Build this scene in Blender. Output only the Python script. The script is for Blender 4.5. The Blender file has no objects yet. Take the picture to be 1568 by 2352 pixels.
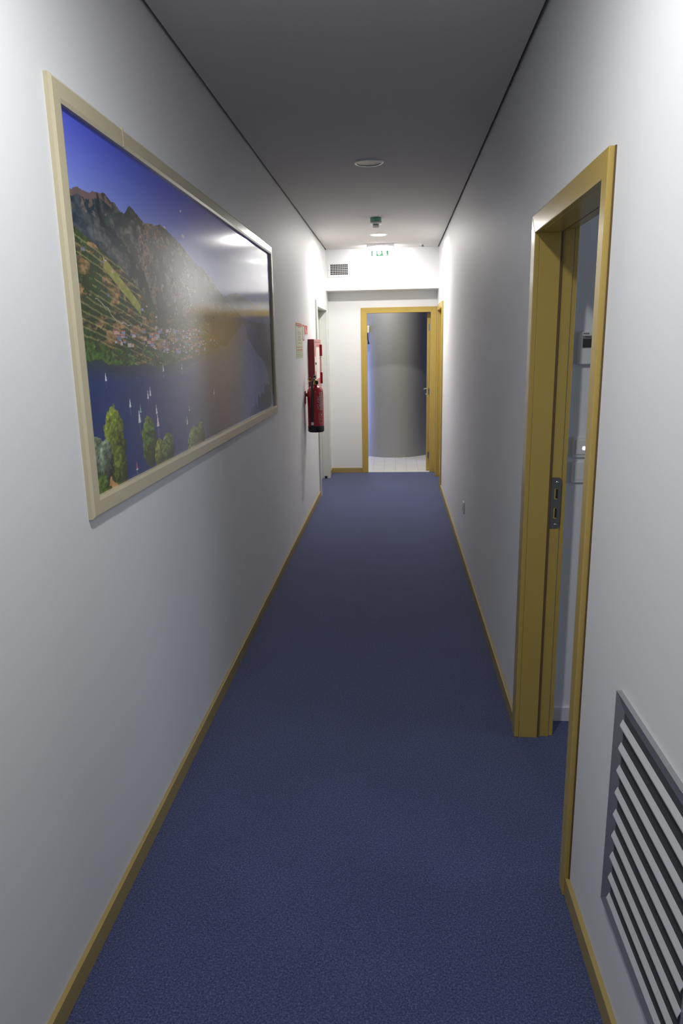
import bpy, bmesh, math, random
import numpy as np
from mathutils import Vector, Matrix, noise
random.seed(7)
sc = bpy.context.scene
COL = sc.collection
PI = math.pi
# ------------------------------------------------------------------ dimensions (metres)
XL, XR, ZC = -0.827, 0.5155, 2.722      # corridor walls and ceiling
YB, YE = -3.2, 9.10                     # corridor from behind the viewer to its end wall
WT = 0.1265                             # thickness of the right hand wall
# ------------------------------------------------------------------ materials
def srgb(r, g, b):
    f = lambda c: (c/255/12.92) if c/255 <= .04045 else ((c/255+.055)/1.055)**2.4
    return (f(r), f(g), f(b), 1)
def mat(name, col, rough=.5, metal=0, spec=.5, coat=0, bump=None, var=None, emit=None, trans=0):
    m = bpy.data.materials.new(name); m.use_nodes = True
    nt = m.node_tree; b = nt.nodes['Principled BSDF']
    b.inputs['Base Color'].default_value = col
    b.inputs['Roughness'].default_value = rough
    b.inputs['Metallic'].default_value = metal
    b.inputs['Specular IOR Level'].default_value = spec
    b.inputs['Coat Weight'].default_value = coat
    b.inputs['Transmission Weight'].default_value = trans
    if emit: b.inputs['Emission Color'].default_value = emit[0]; b.inputs['Emission Strength'].default_value = emit[1]
    if bump or var:
        tc = nt.nodes.new('ShaderNodeTexCoord')
    if var:   # (scale, amount)
        n = nt.nodes.new('ShaderNodeTexNoise'); n.inputs['Scale'].default_value = var[0]; n.inputs['Detail'].default_value = 4
        nt.links.new(tc.outputs['Object'], n.inputs['Vector'])
        mp = nt.nodes.new('ShaderNodeMapRange'); mp.inputs[3].default_value = 1-var[1]; mp.inputs[4].default_value = 1+var[1]
        nt.links.new(n.outputs['Fac'], mp.inputs[0])
        mx = nt.nodes.new('ShaderNodeVectorMath'); mx.operation = 'SCALE'; mx.inputs[0].default_value = col[:3]
        nt.links.new(mp.outputs[0], mx.inputs['Scale']); nt.links.new(mx.outputs[0], b.inputs['Base Color'])
    if bump:  # (scale, strength, distance, vector scale)
        n = nt.nodes.new('ShaderNodeTexNoise'); n.inputs['Scale'].default_value = bump[0]; n.inputs['Detail'].default_value = 3
        if len(bump) > 3:
            mpp = nt.nodes.new('ShaderNodeMapping'); mpp.inputs['Scale'].default_value = bump[3]
            nt.links.new(tc.outputs['Object'], mpp.inputs['Vector']); nt.links.new(mpp.outputs[0], n.inputs['Vector'])
        else: nt.links.new(tc.outputs['Object'], n.inputs['Vector'])
        bp = nt.nodes.new('ShaderNodeBump'); bp.inputs['Strength'].default_value = bump[1]; bp.inputs['Distance'].default_value = bump[2]
        nt.links.new(n.outputs['Fac'], bp.inputs['Height']); nt.links.new(bp.outputs[0], b.inputs['Normal'])
    return m
M = {}
M['wall'] = mat('white_wall_paint', (.76, .765, .775, 1), .55, spec=.3, bump=(260, .25, .0006), var=(1.3, .015))
M['ceil'] = mat('ceiling_paint', (.64, .625, .61, 1), .8, spec=.2, bump=(200, .2, .0005))
M['dark'] = mat('painted_opening_shade', (.02, .02, .02, 1), .9)
M['yellow'] = mat('ochre_lacquer', (.47, .335, .085, 1), .24, spec=.5, var=(9, .04), bump=(60, .12, .0006))
M['yellow_base'] = mat('ochre_skirting_paint', (.37, .275, .095, 1), .38, var=(9, .05))
M['seal'] = mat('brown_rubber_seal', (.13, .075, .03, 1), .6)
M['cream'] = mat('cream_lacquer', (.56, .50, .34, 1), .22, spec=.6, var=(7, .04), bump=(40, .15, .0008, (1, 1, .15)))
M['palegrey'] = mat('pale_grey_lacquer', (.62, .64, .60, 1), .3, var=(5, .02))
M['steel'] = mat('brushed_steel', (.23, .235, .215, 1), .38, metal=.75, var=(40, .05))
M['chrome'] = mat('chrome', (.7, .7, .7, 1), .18, metal=1)
M['louvre'] = mat('grey_louvre_aluminium', (.40, .41, .425, 1), .42, metal=.75, var=(30, .03))
M['blade'] = mat('louvre_blade_painted_lit', (.66, .67, .69, 1), .45, metal=.2)  # same metal as the flange, made paler to paint in the lamp light
M['white'] = mat('white_plastic', (.75, .75, .73, 1), .3)
M['ivory'] = mat('ivory_plastic', (.68, .66, .52, 1), .4)
M['offwhite'] = mat('off_white_metal', (.72, .72, .74, 1), .45)
M['black'] = mat('black_plastic', (.012, .012, .013, 1), .35)
M['rubber'] = mat('black_hose_rubber', (.015, .015, .016, 1), .3)
M['lcd'] = mat('dark_display', (.045, .045, .035, 1), .25)
M['bezel'] = mat('grey_bezel', (.22, .22, .24, 1), .35)
M['cavity_shade'] = mat('painted_cavity_shade', (.05, .052, .055, 1), .8)
M['lobbydark'] = mat('darkened_unseen_lobby_wall', (.06, .055, .05, 1), .6, var=(3, .1))  # dark colour made up for the unseen wall, to stop bounce onto the column
M['red'] = mat('red_enamel', (.42, .012, .022, 1), .2, spec=.6, var=(5, .04))
M['darkred'] = mat('dark_red_enamel', (.26, .010, .018, 1), .35)
M['brass'] = mat('brass', (.62, .42, .12, 1), .25, metal=1)
M['print_white'] = mat('white_lettering', (.72, .68, .68, 1), .5)
M['sheet'] = mat('pale_green_sign_plastic', (.60, .66, .47, 1), .4)
M['sheetred'] = mat('red_sign_ink', (.55, .07, .06, 1), .5)
M['ink'] = mat('grey_sign_ink', (.12, .13, .11, 1), .6)
M['signwhite'] = mat('white_sign_print', (.78, .74, .70, 1), .5)
M['green'] = mat('green_legend', (.0, .16, .07, 1), .5, emit=((.0, .42, .19, 1), .12))
M['greenglass'] = mat('green_tinted_plastic', (.15, .36, .28, 1), .25, var=(40, .15))
M['diffuser'] = mat('lit_diffuser', (.9, .9, .9, 1), .5, emit=((1, .985, .95, 1), 32))
M['panel'] = mat('lit_legend_panel', (.9, .9, .9, 1), .5, emit=((1, .99, .96, 1), 1.5))
M['led'] = mat('blue_white_led', (.8, .8, 1, 1), .4, emit=((.62, .66, 1, 1), 6))
M['offlens'] = mat('unlit_lamp_glass', (.11, .105, .085, 1), .25)
M['lampon'] = mat('lit_lamp_glass', (.9, .9, .9, 1), .5, emit=((1, .98, .94, 1), 12))
M['column'] = mat('grey_metallic_laminate', (.33, .335, .325, 1), .45, metal=.25, bump=(500, .15, .0004), var=(300, .07))
# carpet
def carpet():
    m = bpy.data.materials.new('blue_carpet'); m.use_nodes = True
    nt = m.node_tree; N = nt.nodes; Lk = nt.links; b = N['Principled BSDF']
    tc = N.new('ShaderNodeTexCoord')
    n1 = N.new('ShaderNodeTexNoise'); n1.inputs['Scale'].default_value = 190; n1.inputs['Detail'].default_value = 5; n1.inputs['Roughness'].default_value = .7
    n2 = N.new('ShaderNodeTexNoise'); n2.inputs['Scale'].default_value = 3; n2.inputs['Detail'].default_value = 3
    n3 = N.new('ShaderNodeTexVoronoi'); n3.inputs['Scale'].default_value = 260
    for n in (n1, n2, n3): Lk.new(tc.outputs['Object'], n.inputs['Vector'])
    r = N.new('ShaderNodeValToRGB'); e = r.color_ramp.elements
    e[0].position = .34; e[0].color = (.014, .022, .068, 1); e[1].position = .68; e[1].color = (.125, .145, .25, 1)
    x = e.new(.5); x.color = (.048, .064, .160, 1)
    Lk.new(n1.outputs['Fac'], r.inputs[0])
    mr = N.new('ShaderNodeMapRange'); mr.inputs[3].default_value = .86; mr.inputs[4].default_value = 1.14; Lk.new(n2.outputs['Fac'], mr.inputs[0])
    mr2 = N.new('ShaderNodeMapRange'); mr2.inputs[2].default_value = .6; mr2.inputs[3].default_value = .8; mr2.inputs[4].default_value = 1.15; Lk.new(n3.outputs['Distance'], mr2.inputs[0])
    mu = N.new('ShaderNodeMath'); mu.operation = 'MULTIPLY'; Lk.new(mr.outputs[0], mu.inputs[0]); Lk.new(mr2.outputs[0], mu.inputs[1])
    vm = N.new('ShaderNodeVectorMath'); vm.operation = 'SCALE'; Lk.new(r.outputs[0], vm.inputs[0]); Lk.new(mu.outputs[0], vm.inputs['Scale'])
    Lk.new(vm.outputs[0], b.inputs['Base Color'])
    b.inputs['Roughness'].default_value = .95; b.inputs['Specular IOR Level'].default_value = .1
    b.inputs['Sheen Weight'].default_value = .25; b.inputs['Sheen Roughness'].default_value = .5
    bp = N.new('ShaderNodeBump'); bp.inputs['Strength'].default_value = .6; bp.inputs['Distance'].default_value = .003
    Lk.new(n1.outputs['Fac'], bp.inputs['Height']); Lk.new(bp.outputs[0], b.inputs['Normal'])
    return m
M['carpet'] = carpet()
def tiles():
    m = bpy.data.materials.new('white_floor_tiles'); m.use_nodes = True
    nt = m.node_tree; N = nt.nodes; Lk = nt.links; b = N['Principled BSDF']
    tc = N.new('ShaderNodeTexCoord'); br = N.new('ShaderNodeTexBrick'); br.offset = 0
    br.inputs['Scale'].default_value = 1; br.inputs['Brick Width'].default_value = .15; br.inputs['Row Height'].default_value = .15
    br.inputs['Mortar Size'].default_value = .003
    br.inputs['Color1'].default_value = (.70, .69, .66, 1); br.inputs['Color2'].default_value = (.66, .65, .63, 1); br.inputs['Mortar'].default_value = (.48, .46, .43, 1)
    Lk.new(tc.outputs['Object'], br.inputs['Vector']); Lk.new(br.outputs['Color'], b.inputs['Base Color'])
    b.inputs['Roughness'].default_value = .35
    return m
M['tiles'] = tiles()
def printmat():
    m = bpy.data.materials.new('glossy_landscape_print'); m.use_nodes = True
    nt = m.node_tree; N = nt.nodes; Lk = nt.links; b = N['Principled BSDF']
    a = N.new('ShaderNodeVertexColor'); a.layer_name = 'print'
    Lk.new(a.outputs['Color'], b.inputs['Base Color'])
    b.inputs['Roughness'].default_value = .6; b.inputs['Specular IOR Level'].default_value = 0; b.inputs['Coat Weight'].default_value = 1; b.inputs['Coat Roughness'].default_value = .12; b.inputs['Coat IOR'].default_value = 1.58
    tc = N.new('ShaderNodeTexCoord'); mp = N.new('ShaderNodeMapping'); mp.inputs['Scale'].default_value = (1, 7, 1.0)
    n = N.new('ShaderNodeTexNoise'); n.inputs['Scale'].default_value = 1.6; n.inputs['Detail'].default_value = 2
    Lk.new(tc.outputs['Object'], mp.inputs[0]); Lk.new(mp.outputs[0], n.inputs['Vector'])
    bp = N.new('ShaderNodeBump'); bp.inputs['Strength'].default_value = .15; bp.inputs['Distance'].default_value = .0008
    Lk.new(n.outputs['Fac'], bp.inputs['Height']); Lk.new(bp.outputs[0], b.inputs['Coat Normal'])
    return m
M['print'] = printmat()
# ------------------------------------------------------------------ mesh helpers
def box(bm, x0, x1, y0, y1, z0, z1):
    v = [bm.verts.new(p) for p in ((x0,y0,z0),(x1,y0,z0),(x1,y1,z0),(x0,y1,z0),(x0,y0,z1),(x1,y0,z1),(x1,y1,z1),(x0,y1,z1))]
    for f in ((0,3,2,1),(4,5,6,7),(0,1,5,4),(1,2,6,5),(2,3,7,6),(3,0,4,7)): bm.faces.new([v[i] for i in f])
    return v
def prism(bm, pts, off):
    """closed polygon pts (3D) extruded by the vector off"""
    a = [bm.verts.new(p) for p in pts]; o = Vector(off); b = [bm.verts.new(Vector(p)+o) for p in pts]
    n = len(a); bm.faces.new(a[::-1]); bm.faces.new(b)
    for i in range(n): bm.faces.new((a[i], a[(i+1) % n], b[(i+1) % n], b[i]))
def lathe(bm, prof, cen=(0,0,0), axis='z', seg=32, sy=1.0):
    rings = []
    for r, h in prof:
        ring = []
        for k in range(seg):
            t = 2*PI*k/seg; a, b = r*math.cos(t), r*math.sin(t)*sy
            p = {'z': (a, b, h), 'x': (h, a, b), 'y': (a, h, b)}[axis]
            ring.append(bm.verts.new((p[0]+cen[0], p[1]+cen[1], p[2]+cen[2])))
        rings.append(ring)
    for i in range(len(rings)-1):
        for k in range(seg):
            bm.faces.new((rings[i][k], rings[i][(k+1) % seg], rings[i+1][(k+1) % seg], rings[i+1][k]))
    if prof[0][0] > 1e-6: bm.faces.new(rings[0][::-1])
    if prof[-1][0] > 1e-6: bm.faces.new(rings[-1])
def tube(bm, pts, r, seg=10):
    pts = [Vector(p) for p in pts]; rings = []; up0 = Vector((.3, .2, 1)).normalized()
    for i, p in enumerate(pts):
        t = (pts[min(i+1, len(pts)-1)] - pts[max(i-1, 0)]).normalized()
        u = t.cross(up0); u = u.normalized() if u.length > .05 else t.cross(Vector((1, 0, 0))).normalized()
        w = t.cross(u).normalized(); up0 = u.cross(t).normalized() if u.cross(t).length > .1 else up0
        rr = r[i] if isinstance(r, (list, tuple)) else r
        rings.append([bm.verts.new(p + u*rr*math.cos(2*PI*k/seg) + w*rr*math.sin(2*PI*k/seg)) for k in range(seg)])
    for i in range(len(rings)-1):
        for k in range(seg): bm.faces.new((rings[i][k], rings[i][(k+1) % seg], rings[i+1][(k+1) % seg], rings[i+1][k]))
    bm.faces.new(rings[0][::-1]); bm.faces.new(rings[-1])
def rrect(y0, y1, z0, z1, r, n=5):
    o = []
    for cy, cz, a0 in ((y1-r, z1-r, 0), (y0+r, z1-r, 90), (y0+r, z0+r, 180), (y1-r, z0+r, 270)):
        for k in range(n+1):
            t = math.radians(a0+90*k/n); o.append((cy+r*math.cos(t), cz+r*math.sin(t)))
    return o
def obj(name, bm, m, parent=None, smooth=False, bevel=0, seg=2):
    bmesh.ops.remove_doubles(bm, verts=bm.verts, dist=1e-7) if False else None
    bmesh.ops.recalc_face_normals(bm, faces=bm.faces)
    me = bpy.data.meshes.new(name); bm.to_mesh(me); bm.free()
    me.materials.append(m)
    if smooth:
        for p in me.polygons: p.use_smooth = True
    o = bpy.data.objects.new(name, me); COL.objects.link(o)
    if parent:
        o.parent = parent; o.matrix_parent_inverse = Matrix.Translation(-parent.location)
    if bevel:
        b = o.modifiers.new('bevel', 'BEVEL'); b.width = bevel; b.segments = seg; b.limit_method = 'ANGLE'; b.angle_limit = math.radians(35)
        if smooth is False:
            for p in me.polygons: p.use_smooth = False
    if smooth:
        e = o.modifiers.new('edges', 'EDGE_SPLIT'); e.split_angle = math.radians(38)
    return o
def B(): return bmesh.new()
def bx(name, m, dims, parent=None, bevel=0, label=None):
    bm = B(); box(bm, *dims); o = obj(name, bm, m, parent, bevel=bevel)
    if label: o['label'] = label
    return o
def tag(o, label, cat, group=None, kind=None):
    o['label'] = label; o['category'] = cat
    if group: o['group'] = group
    if kind: o['kind'] = kind
    return o
def empty(name, loc):
    o = bpy.data.objects.new(name, None); o.empty_display_size = .05; o.location = loc; COL.objects.link(o); return o
def lettering(txt, size, ext=.0004):
    c = bpy.data.curves.new('t', 'FONT'); c.body = txt; c.size = size; c.extrude = ext; c.align_x = 'CENTER'; c.align_y = 'CENTER'; c.resolution_u = 3
    t = bpy.data.objects.new('t', c); COL.objects.link(t); bpy.context.view_layer.update()
    me = bpy.data.meshes.new_from_object(t); bpy.data.objects.remove(t); return me
def link_mesh(name, me, m, parent):
    me.materials.clear(); me.materials.append(m); o = bpy.data.objects.new(name, me); COL.objects.link(o)
    o.parent = parent; o.matrix_parent_inverse = Matrix.Translation(-parent.location); return o
# ------------------------------------------------------------------ shell
def struct(name, bm, m, label, cat):
    return tag(obj(name, bm, m), label, cat, kind='structure')
D1 = dict(a0=1.896, a1=2.730, zt=1.997, A0=1.846, A1=2.800, ZT=2.062)   # near right doorway (along Y)
D3 = dict(a0=8.00, a1=8.78, zt=1.997, A0=7.915, A1=8.835, ZT=2.062)     # far right door
D4 = dict(a0=7.665, a1=8.70, zt=2.02, A0=7.59, A1=8.775, ZT=2.085)      # white door on the left
D2 = dict(a0=-.350, a1=.438, zt=1.997, A0=-.424, A1=.508, ZT=2.062)     # end doorway (along X)
bm = B(); box(bm, XL-.25, XR+WT+.02, YB, YE, -.06, 0); box(bm, XR+WT+.02, 4.0, -.5, 3.1, -.06, 0)
struct('floor', bm, M['carpet'], 'blue flecked carpet running the length of the corridor', 'floor')
bm = B(); box(bm, -2.6, 2.0, YE, 12.6, -.06, 0)
struct('floor', bm, M['tiles'], 'white tiled floor beyond the open end doorway', 'floor')
bm = B(); g = .016
box(bm, XL+g, XR-g, YB, YE, ZC, ZC+.012)
box(bm, XL-.05, XR+.05, YB, YE, ZC+.045, ZC+.1)
struct('ceiling', bm, M['ceil'], 'plain pale ceiling over the corridor with a narrow shadow gap along each wall', 'ceiling')
bm = B(); r = .02
def wall_open(bm, kind, lo, hi, c0, c1, ops, H=ZC+.06):
    """wall slab along Y ('y') or X ('x'); ops = list of (rough0, rough1, ztop)"""
    def bb(a, b, z0, z1):
        if b-a < 1e-4: return
        box(bm, c0, c1, a, b, z0, z1) if kind == 'y' else box(bm, a, b, c0, c1, z0, z1)
    cur = lo
    for a, b, zt in sorted(ops):
        bb(cur, a, 0, H); bb(a, b, zt, H); cur = b
    bb(cur, hi, 0, H)
wall_open(bm, 'y', YB, YE+.1, XL-.14, XL, [(D4['a0']-r, D4['a1']+r, D4['zt']+r)])
struct('wall_left', bm, M['wall'], 'long white wall on the left of the corridor', 'wall')
bm = B(); wall_open(bm, 'y', YB, YE+.1, XR, XR+WT, [(D1['a0']-r, D1['a1']+r, D1['zt']+r), (D3['a0']-r, D3['a1']+r, D3['zt']+r)])
struct('wall_right', bm, M['wall'], 'long white wall on the right of the corridor', 'wall')
bm = B(); wall_open(bm, 'x', XL, XR, YE, YE+.1, [(D2['a0']-r, D2['a1']+r, D2['zt']+r)])
struct('wall_end', bm, M['wall'], 'white end wall around the open yellow doorway', 'wall')
bm = B(); box(bm, XL, XR, 8.84, YE, 2.256, ZC)
struct('wall_bulkhead', bm, M['wall'], 'white bulkhead dropped from the ceiling in front of the end doorway', 'wall')
bm = B(); box(bm, XL, XR, YB-.1, YB, 0, ZC+.06)
struct('wall_rear', bm, M['wall'], 'white wall closing the corridor behind the viewer', 'wall')
# side room behind the near doorway
RX0, RX1, RY0, RY1 = XR+WT, 3.7, -.3, 2.882
bm = B(); box(bm, RX0, RX1, RY1, RY1+.1, 0, ZC)
struct('wall_room_far', bm, M['wall'], 'dim white wall of the side room carrying the thermostat', 'wall')
bm = B(); box(bm, RX0, RX1, RY0-.1, RY0, 0, ZC)
struct('wall_room_near', bm, M['wall'], 'side room wall nearest the viewer', 'wall')
bm = B(); wy0, wy1, wz0, wz1 = 1.2, 2.6, .95, 2.15
box(bm, RX1, RX1+.1, RY0-.1, wy0, 0, ZC); box(bm, RX1, RX1+.1, wy1, RY1+.1, 0, ZC); box(bm, RX1, RX1+.1, wy0, wy1, 0, wz0); box(bm, RX1, RX1+.1, wy0, wy1, wz1, ZC)
struct('wall_room_window', bm, M['wall'], 'side room wall with the window', 'wall')
bm = B(); box(bm, RX0, RX1+.1, RY0-.1, RY1+.1, ZC, ZC+.08)
struct('ceiling', bm, M['ceil'], 'ceiling of the side room', 'ceiling')
# lobby behind the end doorway
bm = B(); box(bm, -2.6, 2.0, YE, 12.6, 2.75, 2.83); struct('ceiling', bm, M['ceil'], 'ceiling of the lobby beyond the end doorway', 'ceiling')
bm = B(); box(bm, -2.6, 2.0, 12.6, 12.7, 0, 2.83); struct('wall_lobby_far', bm, M['wall'], 'far lobby wall behind the round grey column', 'wall')
bm = B(); box(bm, 2.0, 2.1, YE, 12.7, 0, 2.83); struct('wall_lobby_right', bm, M['lobbydark'], 'lobby wall to the right of the round grey column', 'wall')
bm = B(); box(bm, -2.7, -2.6, YE, 10.9, 0, 2.83); box(bm, -2.7, -2.6, 12.4, 12.7, 0, 2.83); box(bm, -2.7, -2.6, 10.9, 12.4, 1.75, 2.83)
struct('wall_lobby_left', bm, M['wall'], 'lobby wall with the glazed opening that lets in daylight', 'wall')
bm = B(); box(bm, -2.6, XL-.14, YE, YE+.1, 0, 2.83); box(bm, XR+WT, 2.0, YE, YE+.1, 0, 2.83)
struct('wall_lobby_near', bm, M['wall'], 'lobby wall beside the end doorway', 'wall')
# ------------------------------------------------------------------ skirting boards
def skirt(name, dims, label):
    bm = B(); box(bm, *dims); o = obj(name, bm, M['yellow_base'], bevel=.0015); tag(o, label, 'baseboard', kind='structure'); return o
t, h = .013, .062
skirt('baseboard_left', (XL, XL+t, YB, D4['A0'], 0, h), 'long ochre skirting board along the left wall')
skirt('baseboard_left', (XL, XL+t, D4['A1'], YE, 0, h), 'short ochre skirting board between the white door and the end wall')
skirt('baseboard_right', (XR-t, XR, YB, D1['A0'], 0, h), 'ochre skirting board under the grey louvre')
skirt('baseboard_right', (XR-t, XR, D1['A1'], D3['A0'], 0, h), 'long ochre skirting board along the right wall between the two doorways')
skirt('baseboard_right', (XR-t, XR, D3['A1'], YE, 0, h), 'short ochre skirting board in the far right corner')
skirt('baseboard_end', (XL+t, D2['A0'], YE-t, YE, 0, h), 'ochre skirting board on the end wall left of the open doorway')
bm = B(); box(bm, RX0, RX1, RY1-t, RY1, 0, .066)
tag(obj('baseboard_room', bm, M['offwhite'], bevel=.0015), 'white skirting board in the side room', 'baseboard', kind='structure')
# ------------------------------------------------------------------ door frames
def ubox(bm, kind, d0, d1, i, o):
    """inverted U between inner (a0,a1,zt) and outer (A0,A1,ZT), mitred; d = depth range"""
    (a0, a1, zt), (A0, A1, ZT) = i, o
    P = lambda a, z, d: (d, a, z) if kind == 'y' else (a, d, z)
    off = (d1-d0, 0, 0) if kind == 'y' else (0, d1-d0, 0)
    for quad in (((A0, 0), (a0, 0), (a0, zt), (A0, ZT)), ((A1, 0), (a1, 0), (a1, zt), (A1, ZT)), ((A0, ZT), (a0, zt), (a1, zt), (A1, ZT))):
        prism(bm, [P(a, z, d0) for a, z in quad], off)
def frame(root, kind, D, front, thick, m, sgn):
    """front = wall plane, sgn = direction into the wall, thick = wall thickness"""
    i = (D['a0'], D['a1'], D['zt']); o = (D['A0'], D['A1'], D['ZT'])
    pr = .018
    bm = B(); ubox(bm, kind, *sorted((front-sgn*pr, front-sgn*.0)), i, o); obj('casing', bm, m, root, bevel=.003)
    o2 = (D['a0']-.02, D['a1']+.02, D['zt']+.02)
    # lining in two steps with a seal between them
    e1 = front+sgn*.075; e2 = front+sgn*.083
    bm = B(); ubox(bm, kind, *sorted((front, e1)), i, o2); obj('jamb_lining', bm, m, root, bevel=.0015)
    q = .006; i2 = (D['a0']-q-.006, D['a1']+q+.006, D['zt']+q+.006)
    bm = B(); ubox(bm, kind, *sorted((e1, e2)), (D['a0']-.003, D['a1']+.003, D['zt']+.003), o2); obj('rubber_seal', bm, M['seal'] if m is not M['palegrey'] else m, root)
    bm = B(); ubox(bm, kind, *sorted((e2, front+sgn*(thick-.0035))), i2, o2); obj('jamb_rebate', bm, m, root, bevel=.001)
    bm = B(); ubox(bm, kind, *sorted((front+sgn*thick, front+sgn*(thick+.016))), (D['a0']-.018, D['a1']+.018, D['zt']+.018), (D['A0'], D['A1'], D['ZT'])); obj('back_casing', bm, m, root, bevel=.002)
# near right doorway
d1 = tag(empty('door_1', (XR, 2.32, 0)), 'ochre lacquered frame of the near doorway standing open in the right wall', 'door', kind='structure')
frame(d1, 'y', D1, XR, WT, M['yellow'], 1)
bx('wall_seal', M['seal'], (XR-.004, XR, D1['A0']-.0035, D1['A0']-.0002, 0, D1['ZT']), d1, label='dark brown joint between frame and wall')
# strike plate with two real holes on the far jamb
yj = D1['a1']+.012
def strike(root):
    x0, x1, z0, z1 = .600, .640, .906, 1.108
    bm = B(); yy = yj-.0025
    holes = [(.613, .626, .945, .990), (.613, .627, 1.022, 1.066)]
    zs = [z0, holes[0][2], holes[0][3], holes[1][2], holes[1][3], z1]; rr = .012
    # body with rounded right corners, pieces around the holes
    arc = lambda cx, cz, a: [(cx+rr*math.cos(math.radians(a+90*k/5)), cz+rr*math.sin(math.radians(a+90*k/5))) for k in range(6)]
    top = [(x0, holes[1][3])] + [(x1, holes[1][3])] + arc(x1-rr, z1-rr, 0) + [(x0, z1)]
    bot = [(x0, z0)] + arc(x1-rr, z0+rr, -90) + [(x1, holes[0][2]), (x0, holes[0][2])]
    for poly in (top, bot): prism(bm, [(x, yy, z) for x, z in poly], (0, .002, 0))
    box(bm, x0, x1, yy, yy+.002, holes[0][3], holes[1][2])
    for hx0, hx1, a, b in holes:
        box(bm, x0, hx0, yy, yy+.002, a, b); box(bm, hx1, x1, yy, yy+.002, a, b)
    p = obj('strike_plate', bm, M['steel'], root); p['label'] = 'grey steel strike plate with two slots'
    for a, b, c, d in holes:
        bx('bolt_hole', M['dark'], (a+.006, b, yy+.0015, yy+.0028, c+.004, d-.004), p)  # near-black plugs paint the shade inside the two slots
    for z in (.921, 1.089):
        bm = B(); lathe(bm, [(0, -.0016), (.0025, -.0014), (.0042, 0)], (.622, yy, z), 'y', 16); obj('screw', bm, M['chrome'], p, smooth=True)
strike(d1)
# far right door: closed leaf set deep in the frame
d3 = tag(empty('door_3', (XR, 8.39, 0)), 'ochre door frame at the far end of the right wall', 'door', kind='structure')
frame(d3, 'y', D3, XR, WT, M['yellow'], 1)
bx('door_leaf', M['yellow'], (XR+.085, XR+.12, D3['a0']-.005, D3['a1']+.005, .006, D3['zt']), d3)
# white door on the left
d4 = tag(empty('door_4', (XL, 8.18, 0)), 'pale grey framed door in the left wall beyond the fire extinguisher', 'door', kind='structure')
frame(d4, 'y', D4, XL, .14, M['palegrey'], -1)
bx('door_leaf', M['palegrey'], (XL-.115, XL-.078, D4['a0']-.005, D4['a1']+.005, .006, D4['zt']), d4)
bx('threshold_block', M['black'], (XL-.05, XL-.02, D4['a1']-.03, D4['a1']-.002, 0, .03), d4)  # small black block on the floor at the far jamb
# end doorway with its leaf swung out into the lobby
d2 = tag(empty('door_2', (.04, YE, 0)), 'ochre framed doorway in the end wall with its door open', 'door', kind='structure')
frame(d2, 'x', D2, YE, .1, M['yellow'], 1)
bx('threshold_strip', M['offwhite'], (D2['a0'], D2['a1'], YE, YE+.03, -.02, .006), d2)
piv = Vector((D2['a1'], YE+.105, 0)); ang = math.radians(-4)
R = Matrix.Translation(piv) @ Matrix.Rotation(ang, 4, 'Z')
def leafpart(name, m, bm, parent, smooth=False, bevel=0):
    bmesh.ops.transform(bm, matrix=R, verts=bm.verts); return obj(name, bm, m, parent, smooth=smooth, bevel=bevel)
bm = B(); box(bm, -.040, 0, 0, .78, .008, 1.99); leaf = leafpart('door_leaf', M['yellow'], bm, d2, bevel=.0015)
bm = B(); box(bm, -.048, -.040, .66, .70, .93, 1.06); hd = leafpart('handle_plate', M['chrome'], bm, leaf)
bm = B(); tube(bm, [(-.048, .68, 1.02), (-.085, .68, 1.02), (-.096, .675, 1.018), (-.098, .655, 1.012), (-.098, .57, 1.004)], .0085, 10); leafpart('door_handle', M['chrome'], bm, leaf, smooth=True)
bm = B(); tube(bm, [(-.048, .68, .945), (-.075, .68, .945)], .006, 10); leafpart('lock_cylinder', M['chrome'], bm, leaf, smooth=True)
for z in (.17, .985, 1.775):
    bm = B(); box(bm, -.022, .004, -.004, 0, z, z+.082); hg = leafpart('hinge', M['steel'], bm, leaf, bevel=.001)
    bm = B(); tube(bm, [(.000, -.006, z), (.000, -.006, z+.082)], .0055, 10); leafpart('hinge_pin', M['chrome'], bm, hg, smooth=True)
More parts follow.
